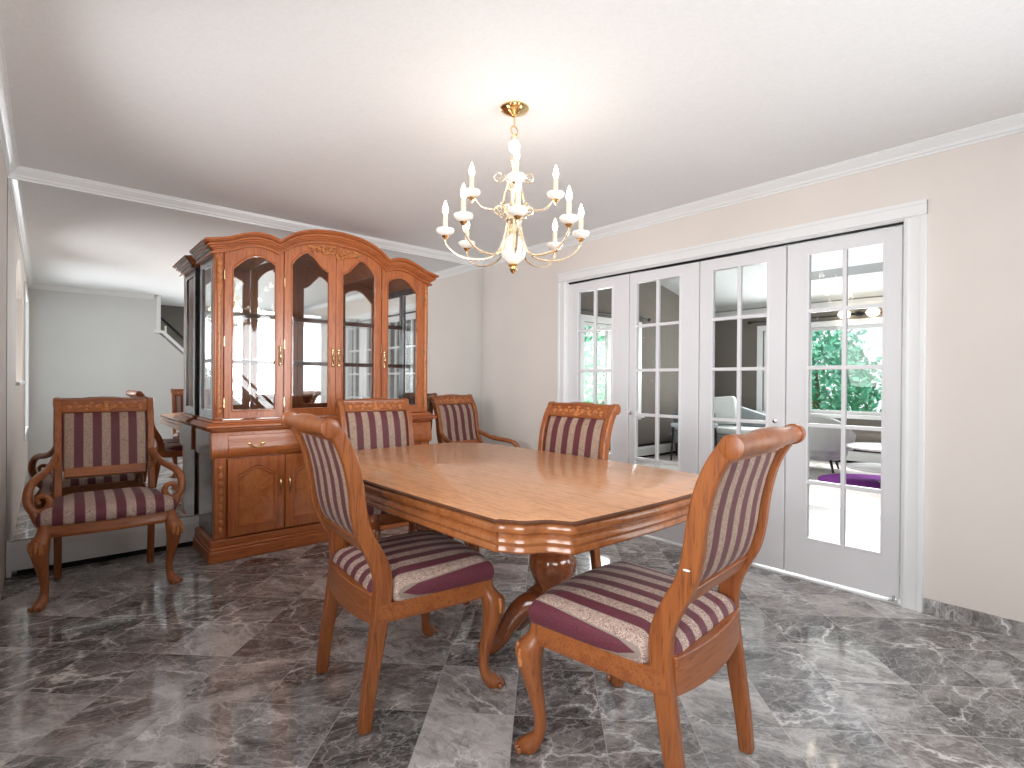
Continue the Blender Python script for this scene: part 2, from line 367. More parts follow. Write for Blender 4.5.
# right wall with the bifold opening
DY0, DY1, DH = .726, 3.136, 2.035
b = MB(); b.box((XD, YS - .1, 0), (XD + .12, -1.30, ZC)); b.box((XD, -1.30, 0), (XD + .12, -.14, .42)); b.box((XD, -1.30, 2.20), (XD + .12, -.14, ZC)); b.box((XD, -.14, 0), (XD + .12, DY0, ZC)); b.box((XD, DY1, 0), (XD + .12, YM + .12, ZC)); b.box((XD, DY0, DH + .01), (XD + .12, DY1, ZC))
struct(b.build('wall_right', WALL, smooth=0))
# crown mouldings
cp = [(0, 0), (.008, 0), (.010, .014), (.022, .018), (.030, .034), (.052, .052), (.060, .062), (.066, .064), (.068, .076), (.078, .078), (.080, .087), (0, .087)]
zc0 = ZC - .070; cp = [(o, h * .8046) for o, h in cp]
def crown(n, run, f):
    b = MB(); b.loft([[f(run[0], o, h, 0) for o, h in cp], [f(run[1], o, h, 1) for o, h in cp]]); struct(b.build('trim_%d' % n, TRIM, smooth=20))
cp = [(o * .64, h) for o, h in cp]
crown(4, (XL, XD), lambda t, o, h, e: (t - o * e + o * (1 - e), YM - o, zc0 + h))
crown(5, (YS, YM), lambda t, o, h, e: (XD - o, t - o * e, zc0 + h))
crown(6, (YR, YM), lambda t, o, h, e: (XL + o, t - o * e + o * (1 - e), zc0 + h))
crown(7, (XL, 1.20), lambda t, o, h, e: (t + o * (1 - e), YR + o, zc0 + h))
# casing round the bifold doors
cs = MB()
def casing(b, a0, a1, z0, z1):
    for (o, w0, w1) in ((.012, 0, 1), (.018, .08, .92), (.024, .74, .98), (.022, .1, .25)):
        y0 = a0 + (a1 - a0) * w0; y1 = a0 + (a1 - a0) * w1
        b.box((XD - o, min(y0, y1), z0), (XD + .001, max(y0, y1), z1))
casing(cs, DY0, DY0 - .095, 0, DH + .005); casing(cs, DY1, DY1 + .09, 0, DH + .005)
for (o, w0, w1) in ((.012, 0, 1), (.018, .08, .92), (.024, .74, .98), (.022, .1, .25)):
    cs.box((XD - o, DY0 - .095, DH + .005 + .085 * w0), (XD + .001, DY1 + .09, DH + .005 + .085 * w1))
struct(cs.build('trim_8', TRIM, bevel=.002))
jb = MB().box((XD, DY0 - .003, 0), (XD + .12, DY0 + .004, DH)).box((XD, DY1 - .004, 0), (XD + .12, DY1 + .003, DH)).box((XD, DY0, DH), (XD + .12, DY1, DH + .012))
struct(jb.build('trim_9', TRIM))
struct(MB().box((XD + .0, DY0 + .004, .0), (XD + .12, DY1 - .004, .012)).build('trim_10', TRIM, bevel=.002))
tr = MB().box((XD + .012, DY0 + .01, DH - .012), (XD + .05, DY1 - .01, DH)).build('door_track', DARK); tag(tr, 'dark metal track along the top of the folding glass doors', 'track')
# marble skirting on the right wall (pieces)
ys = [DY0 - .098, DY0 - .165, DY0 - .50, DY0 - .60, DY0 - .95, DY0 - 1.28, DY0 - 1.62, DY0 - 2.0]
sk = MB()
for a, c in zip(ys, ys[1:]): sk.box((XD - .012, c + .0015, 0), (XD + .001, a - .0015, .075))
struct(sk.build('baseboard_right', MARB, bevel=.001))

# ------------------------------------------------------------------ mirror wall + heater
mr = MB().box((XL + .003, YM, .205), (XD - .003, YM + .010, zc0 + .01)).build('wall_mirror', MIRR, smooth=0)
tag(mr, 'huge frameless mirror covering the back wall behind the china cabinet', 'mirror')
ht = empty('baseboard_heater', (1.6, YM, 0)); tag(ht, 'white baseboard heater running along the floor under the wall mirror', 'heater')
prof = [(-.002, .035), (-.050, .035), (-.052, .150), (-.046, .168), (-.020, .200), (-.002, .200)]
MB().prism([(p[0], p[1]) for p in prof], XL - 1.6 + .02, XD - 1.6 - .03, 'x').build('cover', HEATW, ht, bevel=.002)
MB().prism([(-.002, .002), (-.056, .002), (-.057, .152), (-.050, .172), (-.022, .205), (-.002, .205)], XL - 1.6 + .003, XL - 1.6 + .025, 'x').build('end_cap', HEATW, ht, bevel=.002)
MB().box((XL - 1.6 + .05, -.035, 0.0), (XD - 1.6 - .03, -.002, .034)).build('slot_shade', BLACK, ht)  # black strip painted in for the shade of the gap below the cover

# ------------------------------------------------------------------ bifold doors
def door_leaf(n, ya, yb, g0, g1, knob=None):
    e = struct(empty('door_%d' % n, (XD + .018, 0, 0)))
    th = .034; z0, z1 = .022, DH - .016; gz0, gz1 = .245, 1.948
    M_ = Matrix(((0, 1, 0, 0), (1, 0, 0, 0), (0, 0, 1, 0), (0, 0, 0, 1)))
    f = MB(); f.frame([(ya + .002, z0), (yb - .002, z0), (yb - .002, z1), (ya + .002, z1)], [(g0, gz0), (g1, gz0), (g1, gz1), (g0, gz1)], 0, th)
    f.xform(M_).build('door_frame', DOORP, e, bevel=.0035)
    f = MB(); f.frame([(g0 - .006, gz0 - .006), (g1 + .006, gz0 - .006), (g1 + .006, gz1 + .006), (g0 - .006, gz1 + .006)], [(g0 + .008, gz0 + .008), (g1 - .008, gz0 + .008), (g1 - .008, gz1 - .008), (g0 + .008, gz1 - .008)], -.003, th + .003)
    f.xform(M_).build('glazing_bead', DOORP, e, bevel=.002)
    m = MB(); ym = (g0 + g1) / 2; m.box((0.002, ym - .011, gz0), (th - .002, ym + .011, gz1))
    for i in range(1, 5):
        z = gz0 + (gz1 - gz0) * i / 5; m.box((.003, g0, z - .011), (th - .003, g1, z + .011))
    m.build('muntins', DOORP, e, bevel=.003)
    MB().box((th / 2 - .001, g0, gz0), (th / 2 + .001, g1, gz1)).build('pane', GLASS, e)
    if knob:
        k = MB().lathe([(.006, 0), (.006, .014), (.013, .020), (.016, .028), (.012, .036), (.001, .038)], (0, knob, .94), 16, axis='x')
        k.v = [(-x, y, z) for x, y, z in k.v]; k.build('knob', CHROME, e)
door_leaf(1, 2.494, DY1 - .004, 2.655, 3.030)
door_leaf(2, 1.904, 2.490, 2.050, 2.435, 2.455)
door_leaf(3, 1.327, 1.900, 1.435, 1.812, 1.375)
door_leaf(4, DY0 + .012, 1.323, .818, 1.205)
hg = MB().box((XD - .012, DY0 + .012, .013), (XD + .018, DY0 + .055, .020)).lathe([(.007, 0), (.007, .03)], (XD + .004, DY0 + .035, .014), 10).build('door_pivot_bracket', CHROME)
tag(hg, 'small metal pivot bracket at the foot of the folding doors beside the right casing', 'bracket')

# ------------------------------------------------------------------ sun room beyond the glass doors
XR0 = XD + .12; YB, YF = 4.85, .30
zr = lambda x: 3.62 - .215 * (x - XR0)
struct(MB().box((XR0, YF, -.06), (XB + .15, YB + .15, 0)).build('floor_2', PLANK))
b = MB()   # vaulted ceiling; skylight hole added to drop a sun patch on the floor
sx0, sx1, sy0, sy1 = 6.9, 8.1, .7, 3.0
def slab(xa, xb, ya, yb):
    b.loft([[(xa, ya, zr(xa)), (xa, yb, zr(xa)), (xa, yb, zr(xa) + .12), (xa, ya, zr(xa) + .12)], [(xb, ya, zr(xb)), (xb, yb, zr(xb)), (xb, yb, zr(xb) + .12), (xb, ya, zr(xb) + .12)]])
slab(XR0 - .1, sx0, YF, YB + .15); slab(sx1, XB + .15, YF, YB + .15); slab(sx0, sx1, YF, sy0); slab(sx0, sx1, sy1, YB + .15)
struct(b.build('ceiling_2', plain('white_flat_ceiling', (.58, .59, .59), .8), smooth=0))
struct(MB().box((XR0 - .0, YF, ZC), (XR0 + .02, YB + .1, 3.62)).build('wall_gable_inner', TAUPE))
# side wall (Y = YB) with window A
wx0, wx1, wz0, wz1 = 5.60, 6.86, .66, 2.02
b = MB(); b.prism([(XR0, 0), (wx0, 0), (wx0, zr(wx0)), (XR0, zr(XR0))], YB, YB + .14); b.prism([(wx1, 0), (XB, 0), (XB, zr(XB)), (wx1, zr(wx1))], YB, YB + .14)
b.prism([(wx0, 0), (wx1, 0), (wx1, wz0), (wx0, wz0)], YB, YB + .14); b.prism([(wx0, wz1), (wx1, wz1), (wx1, zr(wx1)), (wx0, zr(wx0))], YB, YB + .14)
struct(b.build('wall_side', TAUPE, smooth=0))
def window(n, M_, a0, a1, z0, z1, mull, rail):
    w = struct(empty('window_%d' % n))
    f = MB().frame([(a0 - .09, z0 - .06), (a1 + .09, z0 - .06), (a1 + .09, z1 + .09), (a0 - .09, z1 + .09)], [(a0, z0), (a1, z0), (a1, z1), (a0, z1)], -.02, 0).xform(M_).build('casing', TRIM, w, bevel=.003)
    MB().box((a0 - .11, -.07, z0 - .03), (a1 + .11, 0, z0)).xform(M_).build('window_sill', TRIM, w, bevel=.003)
    f = MB().frame([(a0, z0), (a1, z0), (a1, z1), (a0, z1)], [(a0 + .05, z0 + .05), (a1 - .05, z0 + .05), (a1 - .05, z1 - .05), (a0 + .05, z1 - .05)], .04, .08)
    for m in mull: f.box((m - .05, .035, z0), (m + .05, .085, z1))
    f.box((a0, .04, rail - .02), (a1, .08, rail + .02)); f.xform(M_).build('sash', TRIM, w)
    MB().box((a0, .058, z0), (a1, .062, z1)).xform(M_).build('pane', GLASS, w)
window(2, Matrix.Translation((0, YB, 0)), wx0, wx1, wz0, wz1, [6.22], 1.36)
# far wall (X = XB) with window B
vy0, vy1 = 1.75, 3.86; vz0, vz1 = .72, 2.05
b = MB(); zt = zr(XB) + .03
b.box((XB, YF, 0), (XB + .14, vy0, zt)); b.box((XB, vy1, 0), (XB + .14, YB + .14, zt)); b.box((XB, vy0, 0), (XB + .14, vy1, vz0)); b.box((XB, vy0, vz1), (XB + .14, vy1, zt))
struct(b.build('wall_far', TAUPE, smooth=0))
window(3, Matrix(((0, 1, 0, XB), (1, 0, 0, 0), (0, 0, 1, 0), (0, 0, 0, 1))), vy0, vy1, vz0, vz1, [3.18], 1.44)
b = MB(); b.prism([(XR0, 0), (XB, 0), (XB, zr(XB)), (XR0, zr(XR0))], YF - .12, YF); struct(b.build('wall_front', TAUPE, smooth=0))
struct(MB().box((XB - .035, YF, zt - .13), (XB, YB, zt - .04)).build('trim_11', TRIM, bevel=.004))
def rod(loc, axis, L, label):
    e = empty('curtain_rod', loc, 0 if axis == 'x' else R(90)); tag(e, label, 'curtain rod')
    MB().tube([(0, 0, 0), (L, 0, 0)], .012, 8).build('pole', DARK, e)
    for x in (0, L): MB().ell((x, 0, 0), (.045, .028, .028)).build('finial', DARK, e)
    for x in (.12, L - .12): MB().box((x - .01, -.005, -.01), (x + .01, .075, .01)).build('bracket', DARK, e)
rod((5.30, YB - .08, 2.15), 'x', 1.75, 'short black curtain rod above the side window of the sun room')
o = rod((XB - .08, 1.5, 2.20), 'y', 2.55, 'long black curtain rod above the wide window of the sun room')
for loc, rz, L, lb in (((XR0 + .1, YB, 0), 0, 5.2, 'white baseboard heater along the sun room side wall'), ((XB, 4.6, 0), R(-90), 5.4, 'white baseboard heater below the wide sun room window')):
    e = empty('baseboard_heater', loc, rz); tag(e, lb, 'heater')
    MB().prism([(-.002, .04), (-.06, .04), (-.06, .15), (-.03, .18), (-.002, .18)], 0, L, 'x').build('cover', HEATW, e)
    MB().box((0, -.03, .0), (L, -.002, .04)).build('slot_shade', BLACK, e)  # solid black strip standing in for shade under the cover
    MB().box((0, -.034, .181), (L, -.002, .215)).build('top_slot', DARK, e)
# round two-tier table on a purple rug
rg = MB().lathe([(.001, .001), (.62, .001), (.62, .014), (.60, .02), (.001, .021)], (7.35, 1.80, 0), 40).build('round_rug', PURP); tag(rg, 'round purple shag rug seen through the rightmost glass door', 'rug')
e = empty('round_side_table', (7.35, 1.72, .021)); tag(e, 'white two tier round table with a chrome stem on the purple rug', 'table')
MB().lathe([(.001, .40), (.40, .40), (.41, .41), (.41, .425), (.40, .43), (.001, .43)], seg=40).build('tabletop', TABW, e)
MB().lathe([(.001, .155), (.37, .155), (.38, .165), (.37, .18), (.001, .18)], (.02, .03, 0), 40).build('lower_shelf', TABW, e)
MB().lathe([(.10, 0), (.10, .012), (.03, .02), (.018, .03), (.018, .40)], seg=20).build('stem', CHROME, e)
# tub chair
e = empty('tub_armchair', (7.95, 2.68, 0), R(100)); tag(e, 'pale channel tufted tub armchair under the wide sun room window', 'armchair')
b = MB(); rs = []
for j, (rr, z) in enumerate([(.30, .16), (.36, .22), (.37, .34), (.36, .43), (.30, .46)]):
    rs.append([(rr * (1 + .03 * math.cos(12 * a)) * math.cos(a), rr * (1 + .03 * math.cos(12 * a)) * math.sin(a), z) for a in [2 * math.pi * i / 72 for i in range(72)]])
b.loft(rs); b.build('seat', SOFAW, e)
b = MB(); rs = []
for i in range(61):
    a = R(-15 + 210 * i / 60); w = .05 + .008 * math.cos(i * 1.05); z1 = .52 + .26 * math.sin(max(0, a) if a < math.pi else math.pi) 
    rs.append([(r_ * math.cos(a), r_ * math.sin(a), z) for r_, z in ((.34, .3), (.42 + w * .3, .3), (.45 + w * .3, z1 - .03), (.42, z1), (.36, z1 - .02))])
b.loft(rs); b.build('backrest', SOFAW, e)
for sx in (-1, 1):
    for sy in (-1, 1): MB().tube([(.2 * sx, .2 * sy, .17), (.24 * sx, .24 * sy, 0)], [.02, .012], 8).build('leg', DARK, e)
# chaise with cushion
e = empty('chaise_longue', (8.25, 3.97, 0), R(90)); tag(e, 'grey chaise with sloping back in the far corner of the sun room', 'chaise')
MB().box((-.75, .0 - .05, .2), (.75, .65, .40)).build('seat_base', SOFAG, e, bevel=.03, seg=3)
MB().box((-.72, -.02, .40), (.72, .62, .50)).build('seat_cushion', SOFAW, e, bevel=.04, seg=3)
bk = smoothpts([(-.78, .55), (-.6, .64), (-.2, .76), (.2, .88), (.5, .97), (.75, .98), (.80, .9)], 4)
MB().prism([(-.78, .2)] + bk + [(.80, .2)], -.17, -.03).build('backrest', SOFAG, e, bevel=.03, seg=3)
for sx in (-.68, .68):
    for y in (.0, .58): MB().tube([(sx, y, .2), (sx, y, 0)], [.025, .015], 8).build('leg', DARK, e)
o = MB().box((-.25, -.07, -.22), (.25, .07, .22)).build('throw_pillow', SOFAW, bevel=.06, seg=4); o.location = (8.02, 4.08, .74); o.rotation_euler = (R(-8), R(6), R(96)); tag(o, 'pale blue grey pillow propped against the chaise back', 'pillow')
o = MB().box((-.22, -.24, -.08), (.22, .24, .08)).build('seat_pouf', TEAL, bevel=.05, seg=4); o.location = (7.33, 4.15, .66); 
tag(o, 'dark teal cushion on the stool left of the chaise', 'cushion')
e = empty('low_stool', (7.33, 4.15, 0)); tag(e, 'dark low stool holding the teal cushion', 'stool')
MB().box((-.24, -.26, .50), (.24, .26, .57)).build('seat', SOFAG, e, bevel=.02)
for sx in (-1, 1):
    for sy in (-1, 1): MB().tube([(.22 * sx, .22 * sy, .5), (.24 * sx, .24 * sy, 0)], [.018, .012], 8).build('leg', DARK, e)
# ceiling spots in the sun room
e = empty('ceiling_spotlight', (6.3, 2.05, zr(6.3) - .01)); tag(e, 'small ceiling fixture with white spot heads in the sun room', 'ceiling light')
MB().lathe([(.05, -.02), (.05, .012), (.001, .014)], seg=16).build('mounting_plate', CHROME, e)
for i, (dx, dy, dz) in enumerate(((-.12, .10, -.10), (.10, .12, -.12), (.02, -.13, -.11))):
    a = MB().tube([(0, 0, -.015), (dx * .6, dy * .6, -.04), (dx, dy, dz + .03)], .006, 6).build('arm', CHROME, e)
    MB().ell((dx, dy, dz - .01), (.03, .03, .045)).build('bulb', BULB, a)
e = empty('wall_lamp', (XB - .13, 2.46, 2.21)); tag(e, 'pair of glowing round bulbs on a bar above the wide window', 'lamp')
MB().box((.02, -.26, -.012), (.04, .26, .012)).build('bar', DARK, e); MB().box((.03, -.03, -.03), (.13, .03, .03)).build('bracket', DARK, e)
for y in (-.19, .17): MB().ell((.03, y, 0), (.05, .085, .06), 14, 8).build('bulb', BULB, e)
# outside greenery
gr = struct(MB().box((XB + .2, -14, -.35), (30, 26, -.3)).box((XR0, YB + .2, -.35), (XB + .2, 26, -.3)).build('ground', GRASS))
def bush(x, y, r, h, mat, label, group):
    e = empty('garden_bush', (x, y, -.3)); tag(e, label, 'bush', group)
    b = MB(); rnd = random.Random(int(x * 100 + y * 7))
    for i in range(1500):
        a = rnd.random() * 2 * math.pi; c = rnd.uniform(-.6, 1); s_ = math.sqrt(1 - c * c); k = rnd.uniform(.72, 1.06) * (1 + .18 * math.sin(3 * a + 5 * c))
        p = Vector((r * s_ * math.cos(a) * k, r * s_ * math.sin(a) * k, h * (.5 + .5 * c * k)))
        u = Vector((rnd.uniform(-1, 1), rnd.uniform(-1, 1), rnd.uniform(-1, 1))).normalized(); v = u.orthogonal().normalized(); sz = rnd.uniform(.05, .11)
        b.f.append(tuple(b.ring([p - u * sz, p + v * sz * .6, p + u * sz, p - v * sz * .6])))
    b.build('foliage', mat, e, smooth=0)
    MB().tube([(0, 0, 0), (.05, 0, h * .4), (0, .05, h * .75)], [.06, .05, .02], 6).build('trunk', BARK, e)
for x, y, r, h, m_, lb in ((11.6, 6.1, 1.1, 2.5, LEAF, 'pale green bush outside the wide window, the one furthest left'), (11.4, 3.8, .95, 2.35, LEAFD, 'deeper green bush outside the wide window, left of its middle'),
                        (11.6, 1.5, 1.05, 2.5, LEAF, 'pale green bush outside the wide window, the one furthest right'), (14.4, 4.9, 1.3, 3.2, LEAFD, 'tall deep green bush rising behind the others outside the wide window'),
                        (14.4, 2.0, 1.3, 3.0, LEAFD, 'deep green bush in the back row outside the wide window, right side')):
    bush(x, y, r, h, m_, lb, 'bushes outside the wide window')
bush(10.0, 8.9, 1.2, 2.7, LEAF, 'pale green bush close outside the narrow side window', 'bushes outside the side window')
bush(13.2, 10.6, 1.5, 3.6, LEAFD, 'tall deep green bush further off outside the narrow side window', 'bushes outside the side window')

# ------------------------------------------------------------------ chairs
CL = [(-.058, 0), (-.044, .12), (-.025, .24), (-.006, .36), (.004, .44), (.003, .50), (-.010, .55), (-.036, .605), (-.064, .66), (-.082, .73), (-.094, .82), (-.112, .90), (-.138, .965), (-.172, 1.018)]
def yc(z): return interp(z, [(z_, y_) for y_, z_ in CL])
def rounded(poly, r, n=6):
    out = []; m = len(poly)
    for i in range(m):
        p = Vector(poly[i]); a = Vector(poly[i - 1]); c = Vector(poly[(i + 1) % m]); d1 = (a - p).normalized(); d2 = (c - p).normalized()
        A = p + d1 * r; B = p + d2 * r
        for k in range(n + 1):
            t = k / n; out.append(tuple(A * (1 - t) ** 2 + p * 2 * t * (1 - t) + B * t * t))
    return out
def scale_ring(pts, k, z, c):
    return [(c[0] + (x - c[0]) * k, c[1] + (y - c[1]) * k, z) for x, y in pts]
def make_chair(arm=False):
    e = empty('armchair' if arm else 'dining_chair')
    wf = .30 if arm else .268; wr = .225 if arm else .226; wt = .228 if arm else .234; wo = .255 if arm else .246
    path = smoothpts(CL, 4)
    for s in (-1, 1):
        cx = [wr + (wt - wr) * max(0, (z - .44) / .58) for y, z in path]
        th = [interp(z, [(0, .040), (.2, .050), (.40, .058), (.5, .062), (.62, .056), (.8, .050), (1.02, .046)]) for y, z in path]
        MB().bands(path, [s * (c - .018) for c in cx], [s * (c + .018) for c in cx], th).build('back_post', CHW, e, bevel=.006, seg=2)
    # rolled crest: scroll along the top
    b = MB(); w = wt + .022
    prof = [(.001, -w), (.022, -w), (.030, -w + .003), (.031, -w + .03), (.026, -w + .036), (.027, -.10), (.032, -.07), (.034, 0), (.032, .07), (.027, .10), (.026, w - .036), (.031, w - .03), (.030, w - .003), (.022, w), (.001, w)]
    b.lathe(prof, (0, -.183, 1.020), 20, axis='x'); b.build('top_roll', CHW, e)
    b = MB(); cr = [(yc(z), z) for z in (.962, .98, 1.0, 1.02)]
    cr = [(y + .008, z) for y, z in cr]; b.bands(cr + [(-.165, 1.040)], -wt + .016, wt - .016, .026)
    cres = b.build('crest_rail', CHX, e, bevel=.004)
    # carving on the crest face
    b = MB()
    for s in (-1, 1):
        for k, x0 in enumerate((.035, .085, .135, .175)):
            zz = 1.004 - .005 * (k % 2); rr = .015 - .002 * k
            pts = []
            for i in range(14):
                a = i * .55; q = rr * (1 - i / 16); pz = zz + q * math.sin(a) * (1 if k % 2 else -1)
                pts.append((s * (x0 + q * math.cos(a)), yc(pz) + .024, pz))
            b.tube(pts, .0045, 5)
        for k in range(7):
            x = s * (.02 + k * .026); z = .985 + .018 * ((k * 7) % 3); b.ell((x, yc(z) + .023, z), (.011, .006, .007), 6, 4)
    for z in (.98, .995, 1.01, 1.025): b.ell((0, yc(z) + .025, z), (.014, .008, .009), 8, 5)
    b.build('carving', CARV, cres)
    b = MB(); lo = [(yc(z) + .002, z) for z in (.585, .60, .62, .635)]; b.bands(lo, -wt + .03, wt - .03, .036); b.build('lower_rail', CHX, e, bevel=.004)
    # upholstered back panel
    b = MB(); rs = []; n = 14; zs_ = [.625 + (.972 - .625) * i / 12 for i in range(13)]
    for j, z in enumerate(zs_):
        ww = wr + (wt - wr) * max(0, (z - .44) / .58) - .020; ez = min(1, min(j, 12 - j) / 2.0); ring = []
        for i in range(n + 1):
            x = -ww + 2 * ww * i / n; ex = min(1, min(i, n - i) / 2.0); ring.append((x, yc(z) + .006 + .014 * math.sqrt(ex * ez + .001), z))
        for i in range(n, -1, -1):
            x = -ww + 2 * ww * i / n; ex = min(1, min(i, n - i) / 2.0); ring.append((x, yc(z) - .006 - .008 * math.sqrt(ex * ez + .001), z))
        rs.append(ring)
    b.loft(rs); b.build('back_cushion', FABB, e, smooth=50)
    # seat frame
    fr = [(-wo, -.02), (wo, -.02), (wf, .43)] + [(wf * c, .43 + .028 * (1 - c * c)) for c in (.6, .3, 0, -.3, -.6)] + [(-wf, .43)]
    b = MB(); cc = (0, .2)
    b.loft([scale_ring(fr, .985, .352, cc), scale_ring(fr, 1.0, .358, cc), scale_ring(fr, 1.0, .372, cc), scale_ring(fr, .992, .376, cc), scale_ring(fr, .992, .410, cc), scale_ring(fr, .985, .418, cc)])
    b.build('seat_frame', CHX, e)
    pts = [(x, -.03 - .035 * (1 - (x / wr) ** 2), z) for x in (0,) for z in (0,)]
    b = MB(); rs = []
    for i in range(13):
        x = -wr + .01 + (2 * wr - .02) * i / 12; bow = .022 * (1 - (x / wr) ** 2)
        rs.append([(x, -.012 - bow, .352 - bow * .5), (x, -.034 - bow, .352 - bow * .5), (x, -.034 - bow, .452), (x, -.010 - bow, .456)])
    b.loft(rs); b.build('rear_apron', CHX, e, bevel=.003)
    # cushion
    k = 1.0
    ol = [(-wr + .018, -.030), (wr - .018, -.030), (wr - .014, .035), (wo + .004, .045), (wf + .004, .435)] + [((wf) * c, .440 + .03 * (1 - c * c)) for c in (.6, .2, -.2, -.6)] + [(-wf - .004, .435), (-wo - .004, .045), (-wr + .014, .035)]
    ol = rounded(ol, .014, 3); b = MB()
    b.loft([scale_ring(ol, q, z, (0, .2)) for q, z in ((.95, .414), (.985, .416), (1.0, .425), (1.012, .445), (1.0, .466), (.95, .484), (.88, .495), (.75, .505), (.55, .512), (.3, .516), (.05, .517))])
    cu = b.build('seat_cushion', FAB if arm else FABS, e, smooth=60)
    # front cabriole legs
    for s in (-1, 1):
        bx, by = s * (wf - .028), .415; d = Vector((s * .55, .83)).normalized()
        prof = [(-.004, .425, .030), (.0, .39, .031), (.012, .368, .034), (.028, .340, .044), (.033, .305, .044), (.026, .25, .035), (.012, .19, .027), (.0, .13, .021), (-.004, .09, .019), (.002, .06, .021), (.014, .038, .027), (.026, .022, .031), (.030, .008, .028), (.030, 0.0, .022)]
        b = MB(); rs = []
        for o_, z, r_ in smoothpts(prof, 2):
            cx, cy = bx + d[0] * o_, by + d[1] * o_; ring = []
            for i in range(12):
                a = 2 * math.pi * i / 12; ln = 1.0 + (.55 if z < .05 else 0) * max(0, math.cos(a)) 
                lx, ly = r_ * math.cos(a) * ln, r_ * math.sin(a) * .92
                ring.append((cx + d[0] * lx - d[1] * ly, cy + d[1] * lx + d[0] * ly, z))
            rs.append(ring)
        b.loft(rs); lg = b.build('front_leg', CHW, e, smooth=60)
        b = MB(); b2 = MB()
        for k_ in range(4):
            a = (k_ - 1.5) * .5; dd = Vector((d[0] * math.cos(a) - d[1] * math.sin(a), d[0] * math.sin(a) + d[1] * math.cos(a)))
            b.ell((bx + d[0] * .030 + dd[0] * .036, by + d[1] * .030 + dd[1] * .036, .320 - .012 * (k_ % 2)), (.013, .013, .034), 6, 5)
            b2.ell((bx + d[0] * .034 + dd[0] * .034, by + d[1] * .034 + dd[1] * .034, .0125), (.012, .012, .012), 6, 5)
        b.build('knee_carving', CARV, lg); b2.build('claw', CHW, lg)
    if arm:
        for s in (-1, 1):
            ap = smoothpts([(.226, -.088, .735), (.238, -.03, .700), (.258, .05, .668), (.280, .14, .650), (.298, .22, .642), (.318, .29, .628), (.335, .325, .595), (.340, .340, .545), (.326, .348, .495), (.296, .352, .470), (.266, .352, .485), (.252, .352, .520), (.264, .352, .552), (.290, .352, .558), (.303, .352, .538), (.294, .352, .520)], 4)
            b = MB().tube([(s * x, y, z) for x, y, z in ap], [interp(i / len(ap), [(0, .019), (.4, .021), (.6, .020), (.8, .014), (1, .010)]) for i in range(len(ap))], 10)
            a = b.build('arm', CHW, e, smooth=60)
            MB().tube([(s * .278, .37, .40), (s * .300, .365, .43), (s * .318, .355, .475)], [.024, .020, .018], 10).build('arm_support', CHW, a, smooth=60)
    return e
DC = make_chair(); 
def put(src, first, x, y, heading, label, group=None):
    o = src if first else copy_tree(src)
    o.location = (x, y, 0); o.rotation_euler = (0, 0, R(heading - 90)); tag(o, label, 'chair', group); return o
def copy_chair(*a): return put(DC, False, *a)
put(DC, True, 1.450, .797, 95, 'striped dining chair nearest the camera at the table end, rolled back towards us')
copy_chair(.874, 1.858, -4.5, 'striped dining chair at the near left side of the table, scrolled back leaning left')
copy_chair(1.665, 3.15, -94, 'striped dining chair facing us across the far table end, before the cabinet')
copy_chair(2.207, 2.07, 182, 'striped dining chair on the far side of the table, before the folding doors')
MB().ell((-.2480, -.073, .70), (.0012, .010, .0032), 8, 5).build('paint_chip', TRIM, DC)
AC = make_chair(True)
put(AC, True, .280, 4.015, -91.5, 'striped wooden armchair with scrolled arms alone at the left, before the mirror')
put(AC, False, 2.80, 3.80, -82, 'striped wooden armchair in the far right corner, between cabinet and glass doors')

# ------------------------------------------------------------------ dining table
tb = empty('dining_table', (0, 0, 0)); tag(tb, 'large wooden dining table with clipped serpentine corners and a thick moulded apron', 'table')
def bow(p, q, n, amp, wav=False):
    P, Q = Vector(p), Vector(q); d = (Q - P); L = d.length; nn = Vector((d[1], -d[0])).normalized(); out = []
    for i in range(n):
        t = i / n; o_ = amp * math.sin(math.pi * t)
        if wav: o_ = -amp * math.cos(2 * math.pi * 1.5 * t) * math.sin(math.pi * t) ** .3 if 0 < t < 1 else 0
        out.append(tuple(P + d * t + nn * o_))
    return out
x0, x1, y0, y1, c = 1.012, 2.222, 1.048, 2.94, .175
cor = [(x0 + c, y0), (x1 - c, y0), (x1, y0 + c), (x1, y1 - c), (x1 - c, y1), (x0 + c, y1), (x0, y1 - c), (x0, y0 + c)]
ol = []
for i in range(8):
    p, q = cor[i], cor[(i + 1) % 8]
    ol += bow(p, q, 16, .016, False) if i % 2 == 0 else bow(p, q, 18, .010, True)
def off(pts, d):
    n = len(pts); out = []
    for i in range(n):
        a = Vector(pts[i - 1]); b_ = Vector(pts[(i + 1) % n]); t = (b_ - a).normalized(); nn = Vector((t[1], -t[0])); out.append((pts[i][0] + nn[0] * d, pts[i][1] + nn[1] * d))
    return out
Z = lambda pts, z: [(x, y, z) for x, y in pts]
b = MB(); b.loft([Z(off(ol, -.004), .752), Z(off(ol, -.002), .758), Z(off(ol, -.006), .760)]); b.build('tabletop', TOPW, tb, smooth=30)
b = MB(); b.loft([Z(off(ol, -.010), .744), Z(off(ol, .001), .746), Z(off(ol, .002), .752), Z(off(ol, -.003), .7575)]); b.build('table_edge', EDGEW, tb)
pr = [(.745, -.012), (.743, -.006), (.738, -.001), (.729, .002), (.719, .0), (.714, -.006), (.710, -.012), (.706, -.014), (.703, -.009), (.697, -.004), (.688, -.002), (.680, -.006), (.676, -.010), (.670, -.006), (.660, -.005), (.654, -.010), (.652, -.018)]
b = MB(); b.loft([Z(off(ol, o_), z) for z, o_ in pr]); b.build('apron', APRW, tb, smooth=30)
